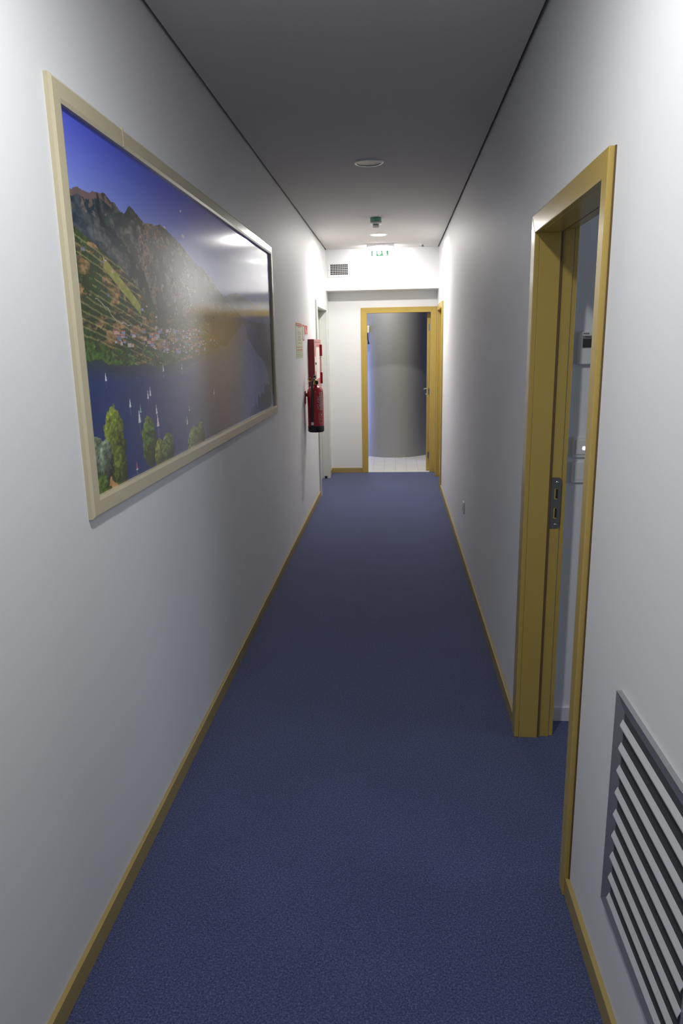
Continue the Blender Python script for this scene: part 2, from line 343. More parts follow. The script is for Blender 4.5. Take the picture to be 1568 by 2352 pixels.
# ------------------------------------------------------------------ louvred vent on the right wall
def louvre():
    y0, y1, z0, z1 = 1.045, 1.525, .282, .840
    root = tag(empty('wall_louvre', (XR, 1.285, z0)), 'large grey louvred vent low on the right wall before the doorway', 'vent')
    w, d = .036, .012
    bm = B()
    # sloping flange: outer lip stands off the wall, the face falls inwards
    O = [(y0, z0), (y1, z0), (y1, z1), (y0, z1)]; I = [(y0+w, z0+w), (y1-w, z0+w), (y1-w, z1-w), (y0+w, z1-w)]
    for k in range(4):
        a, b = O[k], O[(k+1) % 4]; c, e = I[(k+1) % 4], I[k]
        v = lambda p, x: bm.verts.new((x, p[0], p[1]))
        top = [v(a, XR-d), v(b, XR-d), v(c, XR-.002), v(e, XR-.002)]
        bm.faces.new(top)
        q = [v(a, XR-d), v(b, XR-d), v(b, XR), v(a, XR)]; bm.faces.new(q)
        q = [v(e, XR-.002), v(c, XR-.002), v(c, XR+.0), v(e, XR+.0)]; bm.faces.new(q)
    bmesh.ops.remove_doubles(bm, verts=bm.verts, dist=1e-5)
    obj('flange', bm, M['louvre'], root)
    bx('shade_backing', M['cavity_shade'], (XR-.0015, XR-.0005, y0+.02, y1-.02, z0+.02, z1-.02), root)  # dark sheet stands in for the shaded cavity behind the blades
    n = 9; pitch = .0575
    for k in range(n):
        zt = z1-.050-k*pitch
        # blade: from the inside top edge down and outwards
        a = (XR-.0025, zt-.006); b = (XR-.0080, zt-.0195); tk = .0012
        prof = [a, (a[0]-tk, a[1]+tk*.3), (b[0]-tk, b[1]+tk*.3), (b[0]-tk, b[1]-.003), (b[0], b[1]-.003), (b[0], b[1])]
        bm = B(); prism(bm, [(x, y0+w-.004, z) for x, z in prof], (0, (y1-y0)-2*w+.008, 0)); obj('blade', bm, M['blade'], root)
louvre()
# ------------------------------------------------------------------ picture
VIEW = dict(y0=1.862, y1=4.835, z0=1.226, z1=2.208)
def fnoise(x, y, seed, octs=5, lac=2.0, gain=.5):
    """vectorised value noise"""
    tot = np.zeros_like(x); amp = 1.0; nrm = 0
    for o in range(octs):
        xi = np.floor(x).astype(np.int64); yi = np.floor(y).astype(np.int64); xf = x-xi; yf = y-yi
        u = xf*xf*(3-2*xf); v = yf*yf*(3-2*yf)
        def hsh(a, b):
            n = (a*374761393 + b*668265263 + (seed+o)*1442695041) & 0xffffffff
            n = ((n ^ (n >> 13))*1274126177) & 0xffffffff
            return ((n ^ (n >> 16)) & 0xffff)/65535.0
        tot += amp*((hsh(xi, yi)*(1-u)+hsh(xi+1, yi)*u)*(1-v)+(hsh(xi, yi+1)*(1-u)+hsh(xi+1, yi+1)*u)*v)
        nrm += amp; amp *= gain; x = x*lac+17.3; y = y*lac+5.1
    return tot/nrm
RIDGE = [(1.80,2.020),(1.845,2.022),(1.894,2.023),(1.934,2.034),(2.005,2.034),(2.03,2.043),(2.076,2.051),(2.107,2.050),(2.172,2.040),(2.23,2.022),(2.258,2.026),(2.308,2.055),(2.385,2.039),(2.44,2.02),(2.489,2.028),(2.54,2.03),(2.598,2.045),(2.68,2.036),(2.772,2.023),(2.882,1.997),(2.999,1.969),(3.16,1.945),(3.473,1.868),(3.9,1.78),(4.2,1.76),(4.8,1.76)]
HILL = [(1.80,1.95),(1.875,1.933),(1.99,1.909),(2.07,1.89),(2.18,1.863),(2.265,1.831),(2.361,1.805),(2.459,1.766),(2.568,1.725),(2.9,1.715),(3.3,1.73),(3.6,1.74),(3.9,1.76),(4.8,1.6)]
SHORE = [(1.80,1.59),(1.857,1.586),(1.93,1.592),(1.981,1.592),(2.037,1.577),(2.168,1.569),(2.317,1.572),(2.483,1.557),(2.579,1.563),(2.775,1.575),(2.874,1.579),(3.244,1.613),(3.514,1.627),(3.699,1.677),(3.908,1.746),(3.96,1.74),(4.005,1.723),(4.035,1.669),(4.248,1.594),(4.529,1.523),(4.671,1.419),(4.70,1.355),(4.8,1.3)]
FAR = [(1.8,1.7),(3.3,1.82),(3.469,1.854),(3.641,1.877),(3.8,1.893),(3.958,1.889),(4.15,1.87),(4.311,1.856),(4.429,1.883),(4.55,1.89),(4.738,1.900),(4.842,1.917)]
def landscape(Y, Z):
    C = np.zeros(Y.shape+(3,))
    L = lambda a: np.interp(Y, [p[0] for p in a], [p[1] for p in a])
    mix = lambda a, b, t: np.array(a)*(1-t[..., None])+np.array(b)*t[..., None]
    n1 = fnoise(Y*7, Z*11, 1); n2 = fnoise(Y*26, Z*40, 2); n3 = fnoise(Y*70, Z*110, 3, 3); n4 = fnoise(Y*14, Z*70, 9, 4)
    edge = (n2-.5)*.014
    t = np.clip((2.2-Z)/.2, 0, 1)
    C[:] = mix((72, 84, 190), (126, 142, 208), t)                                   # sky
    cl = (fnoise(Y*9+3, Z*22, 21, 3) > .66) & (Y > 2.55) & (Y < 2.95) & (Z > 2.03) & (Z < 2.17)
    C[cl] = (170, 172, 200)
    # far hills
    far = (Z < L(FAR)+edge*.6); C[far] = mix((92, 100, 132), (118, 124, 142), n1)[far]
    # large mountain
    mt = Z < L(RIDGE)+edge*1.2
    k = np.clip((n2-.3)*2.2, 0, 1); bl = np.clip((2.5-Y)/.5, 0, 1)
    a = mix((42, 46, 36), (112, 102, 84), k); b2 = mix((26, 44, 58), (84, 88, 90), k); mm = a*(1-bl[..., None])+b2*bl[..., None]
    mm = mm*(.80+.40*n3[..., None])
    pk = (n1 > .60) & (n3 > .5); mm[pk] = mm[pk]*.5+np.array((150, 112, 96))*.5
    C[mt] = mm[mt]
    top = mt & (Z > L(RIDGE)-.018+edge) & (Y < 2.16); C[top] = mix((128, 88, 84), (76, 82, 86), n2)[top]
    gully = mt & (np.abs(fnoise(Y*5+Z*3, Z*4, 31, 4)-.5) < .025); C[gully] *= .62
    # terraced near slope
    hl = Z < L(HILL)+edge
    g = np.clip((n4-.32)*2.6, 0, 1)
    hh = mix((44, 56, 32), (146, 114, 78), g); hh = hh*(.62+.72*n3[..., None])
    gr = (fnoise(Y*16, Z*30, 41, 4) > .50); hh[gr] = (np.array((50, 66, 34))*(.55+.85*n3[..., None]))[gr]
    ter = (np.sin((Z+(Y-1.8)*.18+.02*n1)*2*PI/.021) > .72) & (n1 > .42); hh[ter] = hh[ter]*.55+np.array((176, 160, 112))*.45
    rd = np.abs(Z-(1.80-(Y-1.85)*.34+.10*(n1-.5))) < .0022; hh[rd & (Y > 1.98) & (Y < 2.25)] = (160, 152, 140)
    fld = (np.abs(Z-1.845+(Y-2.1)*.42) < .012+.01*n1) & (Y > 2.06) & (Y < 2.34); hh[fld] = (mix((160, 138, 84), (150, 160, 70), n1)*(.8+.3*n3[..., None]))[fld]
    C[hl] = hh[hl]
    # slopes on the right of the lake
    rt = hl & (Y > 3.2); C[rt] = (mix((40, 42, 26), (96, 76, 42), n2)*(.6+.8*n3[..., None]))[rt]
    rr = hl & (Y > 3.97); C[rr] = (mix((18, 24, 18), (48, 50, 42), n2)*(.6+.8*n3[..., None]))[rr]
    # shore vegetation then water
    sv = hl & (Z < L(SHORE)+.05+.05*(n1-.5)) & (n2 > .42) & (Y < 3.3); C[sv] = (np.array((60, 84, 38))*(.5+n3[..., None]))[sv]
    wt = Z < L(SHORE)+edge*.45
    tw = np.clip((L(SHORE)-Z)/.05, 0, 1)
    ww = mix((46, 60, 62), (34, 54, 104), tw); fade = np.clip((Y-2.3)/1.8, 0, 1)
    ww = ww*(1-fade[..., None])+np.array((104, 112, 138))*fade[..., None]; ww = ww*(.97+.06*fnoise(Y*12, Z*60, 51, 3)[..., None])
    C[wt] = ww[wt]
    # villages: scattered pale walls and terracotta roofs
    rs = np.random.RandomState(5)
    def house(y, z, w, hgt, wall, roof):
        m_ = (np.abs(Y-y) < w/2) & (Z > z) & (Z < z+hgt); C[m_] = wall
        m_ = (np.abs(Y-y) < w*.6) & (Z >= z+hgt) & (Z < z+hgt*1.5); C[m_] = roof
    for n_, (ya, yb, za, zb) in ((100, (2.45, 3.15, 1.60, 1.69)), (36, (2.10, 2.45, 1.62, 1.67)), (16, (1.86, 2.5, 1.66, 1.90)), (26, (2.9, 3.4, 1.60, 1.66))):
        for _ in range(n_):
            y = rs.uniform(ya, yb); z = rs.uniform(za, zb)
            if z < np.interp(y, [p[0] for p in SHORE], [p[1] for p in SHORE])+.006 or z > np.interp(y, [p[0] for p in HILL], [p[1] for p in HILL])-.01: continue
            w = rs.uniform(.010, .034); wl = [(172, 164, 158), (138, 140, 168), (184, 152, 134), (112, 114, 130)][rs.randint(4)]
            house(y, z, w, w*.34, wl, [(168, 106, 80), (128, 88, 76), (96, 88, 80)][rs.randint(3)])
    # sailing boats
    for y, z, s, c in ((2.002,1.544,.8,0),(2.365,1.479,1,0),(2.34,1.47,1,0),(2.173,1.457,1,0),(2.26,1.431,.9,2),(2.244,1.408,1.5,0),(2.415,1.415,1.1,0),(2.42,1.378,1.6,1),(2.769,1.339,1.1,0),(2.81,1.384,.6,2),(2.747,1.549,.7,0),(1.891,1.362,1,3),(2.186,1.256,1,3),(2.521,1.553,.9,0),(3.22,1.426,1,0)):
        hh_ = .021*s; w_ = .013*s
        u = (Z-z)/hh_; sail = (u > -.5) & (u < .75) & (np.abs(Y-y) < w_*.5*(1-(u+.5)/1.25)); C[sail] = ((214, 220, 226), (220, 196, 202), (120, 170, 160), (176, 84, 104))[c]
        hull = (np.abs(Y-y) < w_*.6) & (np.abs(Z-(z-hh_*.56)) < hh_*.09); C[hull] = (196, 196, 200)
        rf = (u > -1.9) & (u < -.62) & (np.abs(Y-y) < w_*.16); C[rf] = C[rf]*.72+np.array((200, 200, 214))*.28
    # dry grass and path in the lower left corner
    gp = (Z < 1.290-(Y-1.95)*.55+edge) & (Z < 1.285) & (Y > 1.93) & (Y < 2.2); C[gp] = mix((150, 116, 62), (196, 150, 96), n3)[gp]
    pth = (Y < 1.96) & (Z < 1.252+edge); C[pth] = mix((150, 110, 108), (196, 160, 158), n3)[pth]
    # foreground trees
    for y, z, ry, rz, c in ((2.03,1.345,.078,.112,(116,130,48)),(2.055,1.27,.05,.07,(96,112,44)),(2.325,1.315,.075,.088,(84,108,44)),(2.42,1.255,.06,.055,(112,118,48)),(2.515,1.262,.075,.062,(92,110,46)),(2.86,1.245,.10,.062,(102,116,56)),(2.96,1.262,.055,.052,(96,110,56)),(1.90,1.30,.085,.085,(110,124,98)),(1.955,1.315,.05,.06,(118,132,108)),(1.905,1.22,.07,.05,(86,112,46)),
                           (4.15,1.235,.14,.05,(58,66,42)),(4.40,1.27,.10,.07,(46,56,38)),(4.62,1.30,.11,.09,(52,64,40)),(4.52,1.28,.06,.11,(44,54,36)),(4.3,1.25,.05,.09,(46,58,38))):
        q = ((Y-y)/ry)**2+((Z-z)/rz)**2+(n2-.5)*.9+(n3-.5)*.5
        m_ = q < 1; sh = np.clip(.62+.30*(Z-z)/rz-.22*(Y-y)/ry, .25, 1.1)*(.45+1.1*n3)
        C[m_] = (np.array(c)*sh[..., None]*1.25)[m_]
    return np.clip(C, 0, 255)
def picture():
    y0, y1, z0, z1 = 1.805, 4.905, 1.172, 2.262
    root = tag(empty('framed_picture', (XL, (y0+y1)/2, z0)), 'wide cream framed landscape photograph of a lake below mountains on the left wall', 'picture')
    w = .054
    prof = [(0, 0), (0, .011), (.008, .017), (.044, .017), (w, .014), (w, .002), (w-.008, 0)]   # offset inwards, height off the wall
    bm = B()
    cor = [(y0, z0, 1, 1), (y1, z0, -1, 1), (y1, z1, -1, -1), (y0, z1, 1, -1)]
    rings = [[bm.verts.new((XL+hh, c[0]+c[2]*o, c[1]+c[3]*o)) for o, hh in prof] for c in cor]
    for k in range(4):
        A, Bq = rings[k], rings[(k+1) % 4]
        for j in range(len(prof)): bm.faces.new((A[j], A[(j+1) % len(prof)], Bq[(j+1) % len(prof)], Bq[j]))
    obj('frame', bm, M['cream'], root)
    bx('frame_joint', M['cream'], (XL+.010, XL+.0182, 2.262, 2.268, z1-.052, z1+.0012), root, label='raised joint in the top rail')
    ny, nz = 720, 500
    s = np.linspace(0, 1, ny); k = 1.05; yy = VIEW['y0']-.004+(VIEW['y1']-VIEW['y0']+.008)*(np.exp(k*s)-1)/(math.exp(k)-1)
    zz = np.linspace(VIEW['z0']-.004, VIEW['z1']+.004, nz)
    Y, Z = np.meshgrid(yy, zz)
    C = landscape(Y, Z)
    lin = np.where(C/255 <= .04045, C/255/12.92, ((C/255+.055)/1.055)**2.4)*1.32
    me = bpy.data.meshes.new('print')
    co = np.stack([np.full(Y.size, XL+.003), Y.ravel(), Z.ravel()], 1).astype(np.float32)
    idx = np.arange(ny*nz).reshape(nz, ny)
    f = np.stack([idx[:-1, :-1], idx[:-1, 1:], idx[1:, 1:], idx[1:, :-1]], -1).reshape(-1, 4)
    me.vertices.add(len(co)); me.vertices.foreach_set('co', co.ravel())
    me.loops.add(f.size); me.loops.foreach_set('vertex_index', f.ravel().astype(np.int32))
    me.polygons.add(len(f)); me.polygons.foreach_set('loop_start', np.arange(0, f.size, 4, dtype=np.int32)); me.polygons.foreach_set('loop_total', np.full(len(f), 4, np.int32))
    me.update(calc_edges=True)
    ca = me.color_attributes.new('print', 'FLOAT_COLOR', 'POINT')
    ca.data.foreach_set('color', np.concatenate([lin.reshape(-1, 3), np.ones((ny*nz, 1))], 1).astype(np.float32).ravel())
    o = link_mesh('print', me, M['print'], root); o['label'] = 'glossy colour landscape print with sailing boats on a blue lake'
picture()
# ------------------------------------------------------------------ signs on the left wall
def sheet(name, y0, y1, z0, z1, m, label, cat):
    bm = B(); box(bm, XL-.001, XL+.002, y0, y1, z0, z1); o = obj(name, bm, m); return tag(o, label, cat)
xs = XL+.0022
def flat(name, m, parent, rects, x=None):
    bm = B()
    for a, b, c, d in rects: box(bm, (x or XL+.002), (x or XL+.002)+.0004, a, b, c, d)
    return obj(name, bm, m, parent)
s1 = sheet('instruction_sign', 6.045, 6.470, 1.515, 1.815, M['sheet'], 'pale green instruction sheet with red headings left of the fire cabinet', 'sign')
flat('red_heading', M['sheetred'], s1, [(6.065, 6.43, 1.783, 1.808), (6.09, 6.455, 1.606, 1.6105), (6.10, 6.46, 1.582, 1.589)])
flat('heading_lettering', M['signwhite'], s1, [(6.10+i*.03, 6.12+i*.03, 1.793, 1.799) for i in range(10)], XL+.0025)
rs = random.Random(3); rows = []
for z in (1.772, 1.735, 1.718, 1.70, 1.683, 1.668, 1.640):
    y = 6.17+rs.random()*.03
    while y < 6.36: w = rs.uniform(.012, .03); rows.append((y, y+w, z, z+.0035)); y += w+.008
for c in range(4):
    for j, z in enumerate((1.568, 1.548, 1.533)):
        rows.append((6.11+c*.09, 6.11+c*.09+rs.uniform(.03, .06), z, z+.003))
flat('small_print', M['ink'], s1, rows)
s2 = sheet('notice_strip', 6.500, 6.610, 1.665, 1.808, M['signwhite'], 'narrow white notice strip between the instruction sheet and the red sign', 'sign')
flat('red_border', M['sheetred'], s2, [(6.505, 6.605, 1.790, 1.803), (6.505, 6.605, 1.668, 1.676), (6.505, 6.518, 1.676, 1.79), (6.592, 6.605, 1.676, 1.79)])
s3 = sheet('fire_extinguisher_sign', 6.640, 6.860, 1.715, 1.808, M['signwhite'], 'small red fire extinguisher sign above the red fire cabinet', 'sign')
flat('red_field', M['sheetred'], s3, [(6.648, 6.852, 1.7255, 1.802)])
bm = B(); P = lambda y, z: (XL+.0024, y, z)
prism(bm, [P(6.70, 1.735), P(6.735, 1.735), P(6.735, 1.770), P(6.726, 1.778), P(6.709, 1.778), P(6.70, 1.770)], (.0005, 0, 0))
prism(bm, [P(6.708, 1.780), P(6.742, 1.786), P(6.752, 1.776), P(6.757, 1.779), P(6.746, 1.792), P(6.708, 1.787)], (.0005, 0, 0))
prism(bm, [P(6.775, 1.732), P(6.790, 1.745), P(6.782, 1.757), P(6.796, 1.768), P(6.812, 1.752), P(6.806, 1.732)], (.0005, 0, 0))
obj('pictogram', bm, M['signwhite'], s3)
# ------------------------------------------------------------------ red fire cabinet
def cabinet():
    y0, y1, z0, z1, xf = 6.86, 7.500, 1.085, 1.680, XL+.060
    root = tag(empty('fire_cabinet', (XL, (y0+y1)/2, z0)), 'red metal fire cabinet with a window painted with a pale reflection behind the extinguisher', 'cabinet')
    bx('body', M['darkred'], (XL, xf-.006, y0, y1, z0, z1), root, bevel=.004)
    # door: panel with a rounded window opening
    wy0, wy1, wz0, wz1 = 7.02, 7.35, 1.30, 1.607
    bm = B(); outer = [(y0+.006, z0+.006), (y1-.006, z0+.006), (y1-.006, z1-.03), (y0+.006, z1-.03)]
    inner = rrect(wy0, wy1, wz0, wz1, .03, 6)
    def ringfaces(x, flip):
        o = [bm.verts.new((x, a, b)) for a, b in outer]; i = [bm.verts.new((x, a, b)) for a, b in inner]
        # inner order: +y+z, -y+z, -y-z, +y-z quadrants of 7
        q = [i[0:7], i[7:14], i[14:21], i[21:28]]
        cs = [o[2], o[3], o[0], o[1]]
        for k in range(4):
            for j in range(6): bm.faces.new((cs[k], q[k][j], q[k][j+1]))
            bm.faces.new((cs[k], q[k][6], q[(k+1) % 4][0], cs[(k+1) % 4]))
        return o, i
    o1, i1 = ringfaces(xf, 0); o2, i2 = ringfaces(xf-.005, 1)
    for A_, B_ in ((o1, o2), (i1, i2)):
        n = len(A_)
        for k in range(n): bm.faces.new((A_[k], A_[(k+1) % n], B_[(k+1) % n], B_[k]))
    door = obj('door', bm, M['red'], root)
    bx('top_rail', M['red'], (xf-.0055, xf, y0+.004, y1-.004, z1-.026, z1-.003), root)
    bm = B(); prism(bm, [(xf-.004, a, b) for a, b in rrect(wy0-.006, wy1+.006, wz0-.006, wz1+.006, .033, 6)], (.002, 0, 0))
    p = obj('window_pane', bm, M['signwhite'], door); p['label'] = 'rounded window pane painted with a pale reflection'  # white colour stands in for the reflection on the pane
    bm = B(); lathe(bm, [(.0, .010), (.010, .009), (.013, .004), (.014, 0)], (xf, 6.955, 1.452), 'x', 20); obj('lock', bm, M['black'], door, smooth=True)
    bx('lock_label', M['signwhite'], (xf, xf+.0006, 6.90, 7.00, 1.375, 1.515), door, label='cream label around the lock')
    for z in (1.515, 1.235):
        bx('hinge', M['darkred'], (xf-.004, xf+.014, y1-.062, y1-.020, z, z+.115), door, bevel=.002)
    bx('edge_strip', M['ivory'], (xf-.004, xf+.004, y1-.040, y1-.026, 1.352, 1.513), door)
cabinet()
# ------------------------------------------------------------------ fire extinguisher
def extinguisher():
    cx, cy, rb = -.733, 6.55, .0735
    root = tag(empty('fire_extinguisher', (cx, cy, .842)), 'red fire extinguisher with black hose hanging on the left wall', 'fire extinguisher')
    bm = B(); lathe(bm, [(rb*.6, .846), (rb, .858), (rb, 1.205), (rb*.97, 1.222), (rb*.86, 1.240), (rb*.62, 1.254), (rb*.36, 1.262), (rb*.30, 1.268), (rb*.30, 1.278)], (cx, cy, 0), 'z', 40)
    cyl = obj('cylinder', bm, M['red'], root, smooth=True)
    bm = B(); lathe(bm, [(rb*.5, .840), (rb*.93, .8405), (rb+.0015, .850), (rb+.002, .897), (rb, .898)], (cx, cy, 0), 'z', 40); obj('foot_ring', bm, M['black'], root, smooth=True)
    bm = B(); lathe(bm, [(.023, 1.274), (.023, 1.286), (.016, 1.289), (.016, 1.315), (.012, 1.318), (.012, 1.330)], (cx, cy, 0), 'z', 24); vlv = obj('valve', bm, M['brass'], root, smooth=True)
    bm = B(); lathe(bm, [(.0, .018), (.016, .017), (.018, .012), (.018, 0)], (cx+.014, cy-.012, 1.292), 'x', 20); obj('pressure_gauge', bm, M['black'], vlv, smooth=True)
    bm = B(); prism(bm, [(cx-.010, cy-.022, 1.318), (cx-.010, cy+.085, 1.345), (cx-.010, cy+.085, 1.352), (cx-.010, cy-.004, 1.362), (cx-.010, cy-.024, 1.350)], (.020, 0, 0)); obj('squeeze_handle', bm, M['black'], root, bevel=.002)
    bm = B(); prism(bm, [(cx-.009, cy-.014, 1.304), (cx-.009, cy+.10, 1.296), (cx-.009, cy+.10, 1.303), (cx-.009, cy-.014, 1.316)], (.018, 0, 0)); obj('carry_handle', bm, M['black'], root, bevel=.002)
    bm = B(); ring = [(cx-.045+.019*math.cos(a), cy-.012, 1.318+.015*math.sin(a)) for a in [math.radians(40+k*18) for k in range(17)]]
    tube(bm, ring, .0018, 6); obj('safety_pin', bm, M['brass'], root, smooth=True)
    pts = [(cx+.002, cy-.016, 1.326), (cx-.002, cy-.030, 1.327), (cx-.010, cy-.050, 1.318), (cx-.016, cy-.068, 1.295), (cx-.018, cy-.082, 1.26), (cx-.018, cy-.0865, 1.22)]
    pts = [Vector(p) for p in pts] + [Vector((cx-.018-.006*math.sin(k/10*PI*.5), cy-.0865, 1.22-.30*k/10)) for k in range(1, 11)]
    bm = B(); tube(bm, pts, .0105, 12); hs = obj('hose', bm, M['rubber'], root, smooth=True)
    bm = B(); lathe(bm, [(.0125, 0), (.0125, .024), (.0108, .026)], (cx-.0235, cy-.0865, .912), 'z', 20); c = obj('hose_clip', bm, M['offwhite'], hs, smooth=True)
    bm = B(); lathe(bm, [(.0085, .868), (.012, .872), (.012, .912)], (cx-.0235, cy-.0865, 0), 'z', 20); obj('nozzle', bm, M['black'], hs, smooth=True)
    bm = B(); box(bm, XL-.001, XL+.006, cy-.03, cy+.03, 1.10, 1.215); box(bm, XL+.004, cx-rb*.86, cy-.018, cy+.018, 1.165, 1.195); obj('wall_bracket', bm, M['darkred'], root)
    # lettering wrapped on the cylinder: angle measured from -Y towards +X
    def wrap(u, z, r=rb+.0006): return (cx+r*math.sin(u/rb), cy-r*math.cos(u/rb), z)
    me = lettering('PÓ ABC', .030, .0003)
    th0 = .036
    for v in me.vertices:
        x, y = v.co.x, v.co.y; v.co = wrap(th0-y, 1.115+x*1.12, rb+.0006)
    link_mesh('lettering', me, M['print_white'], cyl)
    bm = B(); rq = random.Random(4)
    def strip(u0, u1, z0_, z1_):
        n = 3; v0 = [bm.verts.new(wrap(u0+(u1-u0)*k/n, z0_)) for k in range(n+1)]; v1 = [bm.verts.new(wrap(u0+(u1-u0)*k/n, z1_)) for k in range(n+1)]
        for k in range(n): bm.faces.new((v0[k], v0[k+1], v1[k+1], v1[k]))
    for j in range(6):
        z = 1.045
        while z < 1.175: dz = rq.uniform(.010, .026); strip(.050+j*.0065, .0535+j*.0065, z, min(z+dz, 1.178)); z += dz+.005
    for z in (.925, .955, .985, 1.015): strip(.036, .092, z, z+.0012)
    strip(.036, .0372, .925, 1.015); strip(.059, .072, .997, 1.006); strip(.044, .054, .963, .968)
    strip(.046, .056, 1.195, 1.203); strip(.066, .078, 1.192, 1.206); strip(.044, .080, 1.183, 1.187)
    o = obj('label_print', bm, M['print_white'], cyl)
extinguisher()
# ------------------------------------------------------------------ socket on the right wall
def plate(name, y0, y1, z0, z1, label):
    root = tag(empty(name, (XR, (y0+y1)/2, z0)), label, 'socket')
    bm = B(); prism(bm, [(XR, a, b) for a, b in rrect(y0, y1, z0, z1, .010)], (-.010, 0, 0)); obj('cover', bm, M['white'], root, bevel=.003)
    bm = B(); lathe(bm, [(.022, 0), (.022, .003), (.019, .003), (.018, .0005)], (XR-.0132, (y0+y1)/2, (z0+z1)/2), 'x', 24); obj('insert', bm, M['offwhite'], root, smooth=True)
plate('wall_socket', 5.215, 5.300, .372, .458, 'white wall socket low on the right wall')
# ------------------------------------------------------------------ ceiling fittings
def downlight(x, y, on, label):
    root = tag(empty('ceiling_downlight', (x, y, ZC)), label, 'ceiling light', 'round recessed downlights along the corridor ceiling')
    bm = B(); lathe(bm, [(.094, .0), (.092, -.004), (.085, -.008), (.076, -.008), (.072, -.003), (.0715, .002)], (x, y, ZC), 'z', 48)
    # open ring: remove the caps
    bmesh.ops.delete(bm, geom=[f for f in bm.faces if len(f.verts) > 4], context='FACES')
    obj('trim_ring', bm, M['white'], root, smooth=True)
    if on:
        bm = B(); lathe(bm, [(.0, -.0035), (.072, -.0035), (.072, -.001)], (x, y, ZC), 'z', 40); obj('lens', bm, M['lampon'], root, smooth=True)
    else:
        bm = B(); lathe(bm, [(.0, -.0002), (.030, -.0004), (.070, -.0012), (.073, -.0045)], (x, y, ZC), 'z', 40); obj('lens', bm, M['offlens'], root, smooth=True)
    return root
downlight(-.162, 4.78, False, 'unlit recessed downlight, the nearest one on the ceiling')
downlight(-.170, 7.755, True, 'lit recessed downlight between the green detector and the exit light')
downlight(-.160, 1.22, True, 'lit recessed downlight above the louvre')
def detector(x, y):
    root = tag(empty('ceiling_detector', (x, y, ZC)), 'small green tinted detector with white cap hanging from the ceiling', 'detector')
    bm = B(); lathe(bm, [(.050, 0), (.051, -.030), (.049, -.044)], (x, y, ZC), 'z', 32); obj('base', bm, M['greenglass'], root, smooth=True)
    bm = B(); lathe(bm, [(.049, -.040), (.053, -.042), (.052, -.052), (.034, -.056), (.030, -.054)], (x, y, ZC), 'z', 32); obj('ring', bm, M['white'], root, smooth=True)
    bm = B(); lathe(bm, [(.026, -.054), (.026, -.068)], (x, y, ZC), 'z', 32); obj('neck', bm, M['greenglass'], root, smooth=True)
    bm = B(); lathe(bm, [(.028, -.066), (.031, -.070), (.029, -.084), (.016, -.089), (0, -.090)], (x, y, ZC), 'z', 32); obj('cap', bm, M['white'], root, smooth=True)
detector(-.171, 6.77)
def sprinkler(x, y):
    root = tag(empty('ceiling_sensor', (x, y, ZC)), 'tiny white ceiling sensor with dark tip right of the exit light', 'sensor')
    bm = B(); lathe(bm, [(.040, 0), (.038, -.006), (.020, -.010), (.010, -.011)], (x, y, ZC), 'z', 28); obj('rose', bm, M['white'], root, smooth=True)
    bm = B(); lathe(bm, [(.009, -.010), (.010, -.022), (.015, -.024), (.013, -.030), (0, -.032)], (x, y, ZC), 'z', 20); obj('tip', bm, M['bezel'], root, smooth=True)
sprinkler(.312, 8.58)
def exitlight():
    x0, x1, y0, y1 = -.318, -.010, 8.42, 8.50
    root = tag(empty('exit_light', ((x0+x1)/2, (y0+y1)/2, ZC)), 'lit emergency exit light with green legend at the end of the ceiling', 'exit light')
    n = 12; pts = [(x0, ZC-.0005), (x0, ZC-.036)] + [(x0+(x1-x0)*k/n, ZC-.036+.012*math.sin(PI*k/n)) for k in range(1, n)] + [(x1, ZC-.036), (x1, ZC-.0005)]
    bm = B(); prism(bm, [(a, y0, b) for a, b in pts], (0, y1-y0, 0)); obj('housing', bm, M['offwhite'], root)
    bm = B(); m = 10; prof = [(y0+.006, ZC-.026), (y0+.006, ZC-.130)] + [(y0+.04-.034*math.cos(PI*k/m), ZC-.130-.020*math.sin(PI*k/m)) for k in range(1, m)] + [(y1-.006, ZC-.130), (y1-.006, ZC-.026)]
    prism(bm, [(x0+.018, a, b) for a, b in prof], (x1-x0-.036, 0, 0)); df = obj('diffuser', bm, M['diffuser'], root)
    bm = B(); box(bm, x0+.019, x1-.019, y0+.002, y0+.0055, ZC-.150, ZC-.027); obj('legend_panel', bm, M['panel'], root)
    yf = y0+.0012
    for xx in (x0+.012, x1-.018):
        bm = B(); box(bm, xx, xx+.006, y0+.003, y1-.003, ZC-.152, ZC-.027); obj('end_cap', bm, M['offwhite'], root)
    def poly(bm, pts): prism(bm, [(a, yf, b) for a, b in pts], (0, .0006, 0))
    lt, lb = 2.642, 2.586
    bm = B(); poly(bm, [(-.265, lb), (-.249, lb), (-.251, lt), (-.266, lt)]); obj('legend', bm, M['green'], df)
    bm = B(); poly(bm, [(-.212, lb), (-.130, lb), (-.130, lb+.014), (-.139, lb+.022), (-.143, lt), (-.160, lt), (-.152, lb+.030), (-.175, lb+.010), (-.184, lb+.010), (-.200, lb+.030), (-.194, lt), (-.206, lt)]); obj('legend', bm, M['green'], df)
    bm = B(); poly(bm, [(-.122, lb), (-.088, lb), (-.074, lb+.012), (-.074, lt), (-.096, lt), (-.098, lb+.026), (-.088, lb+.014), (-.104, lb+.006)]); obj('legend', bm, M['green'], df)
exitlight()
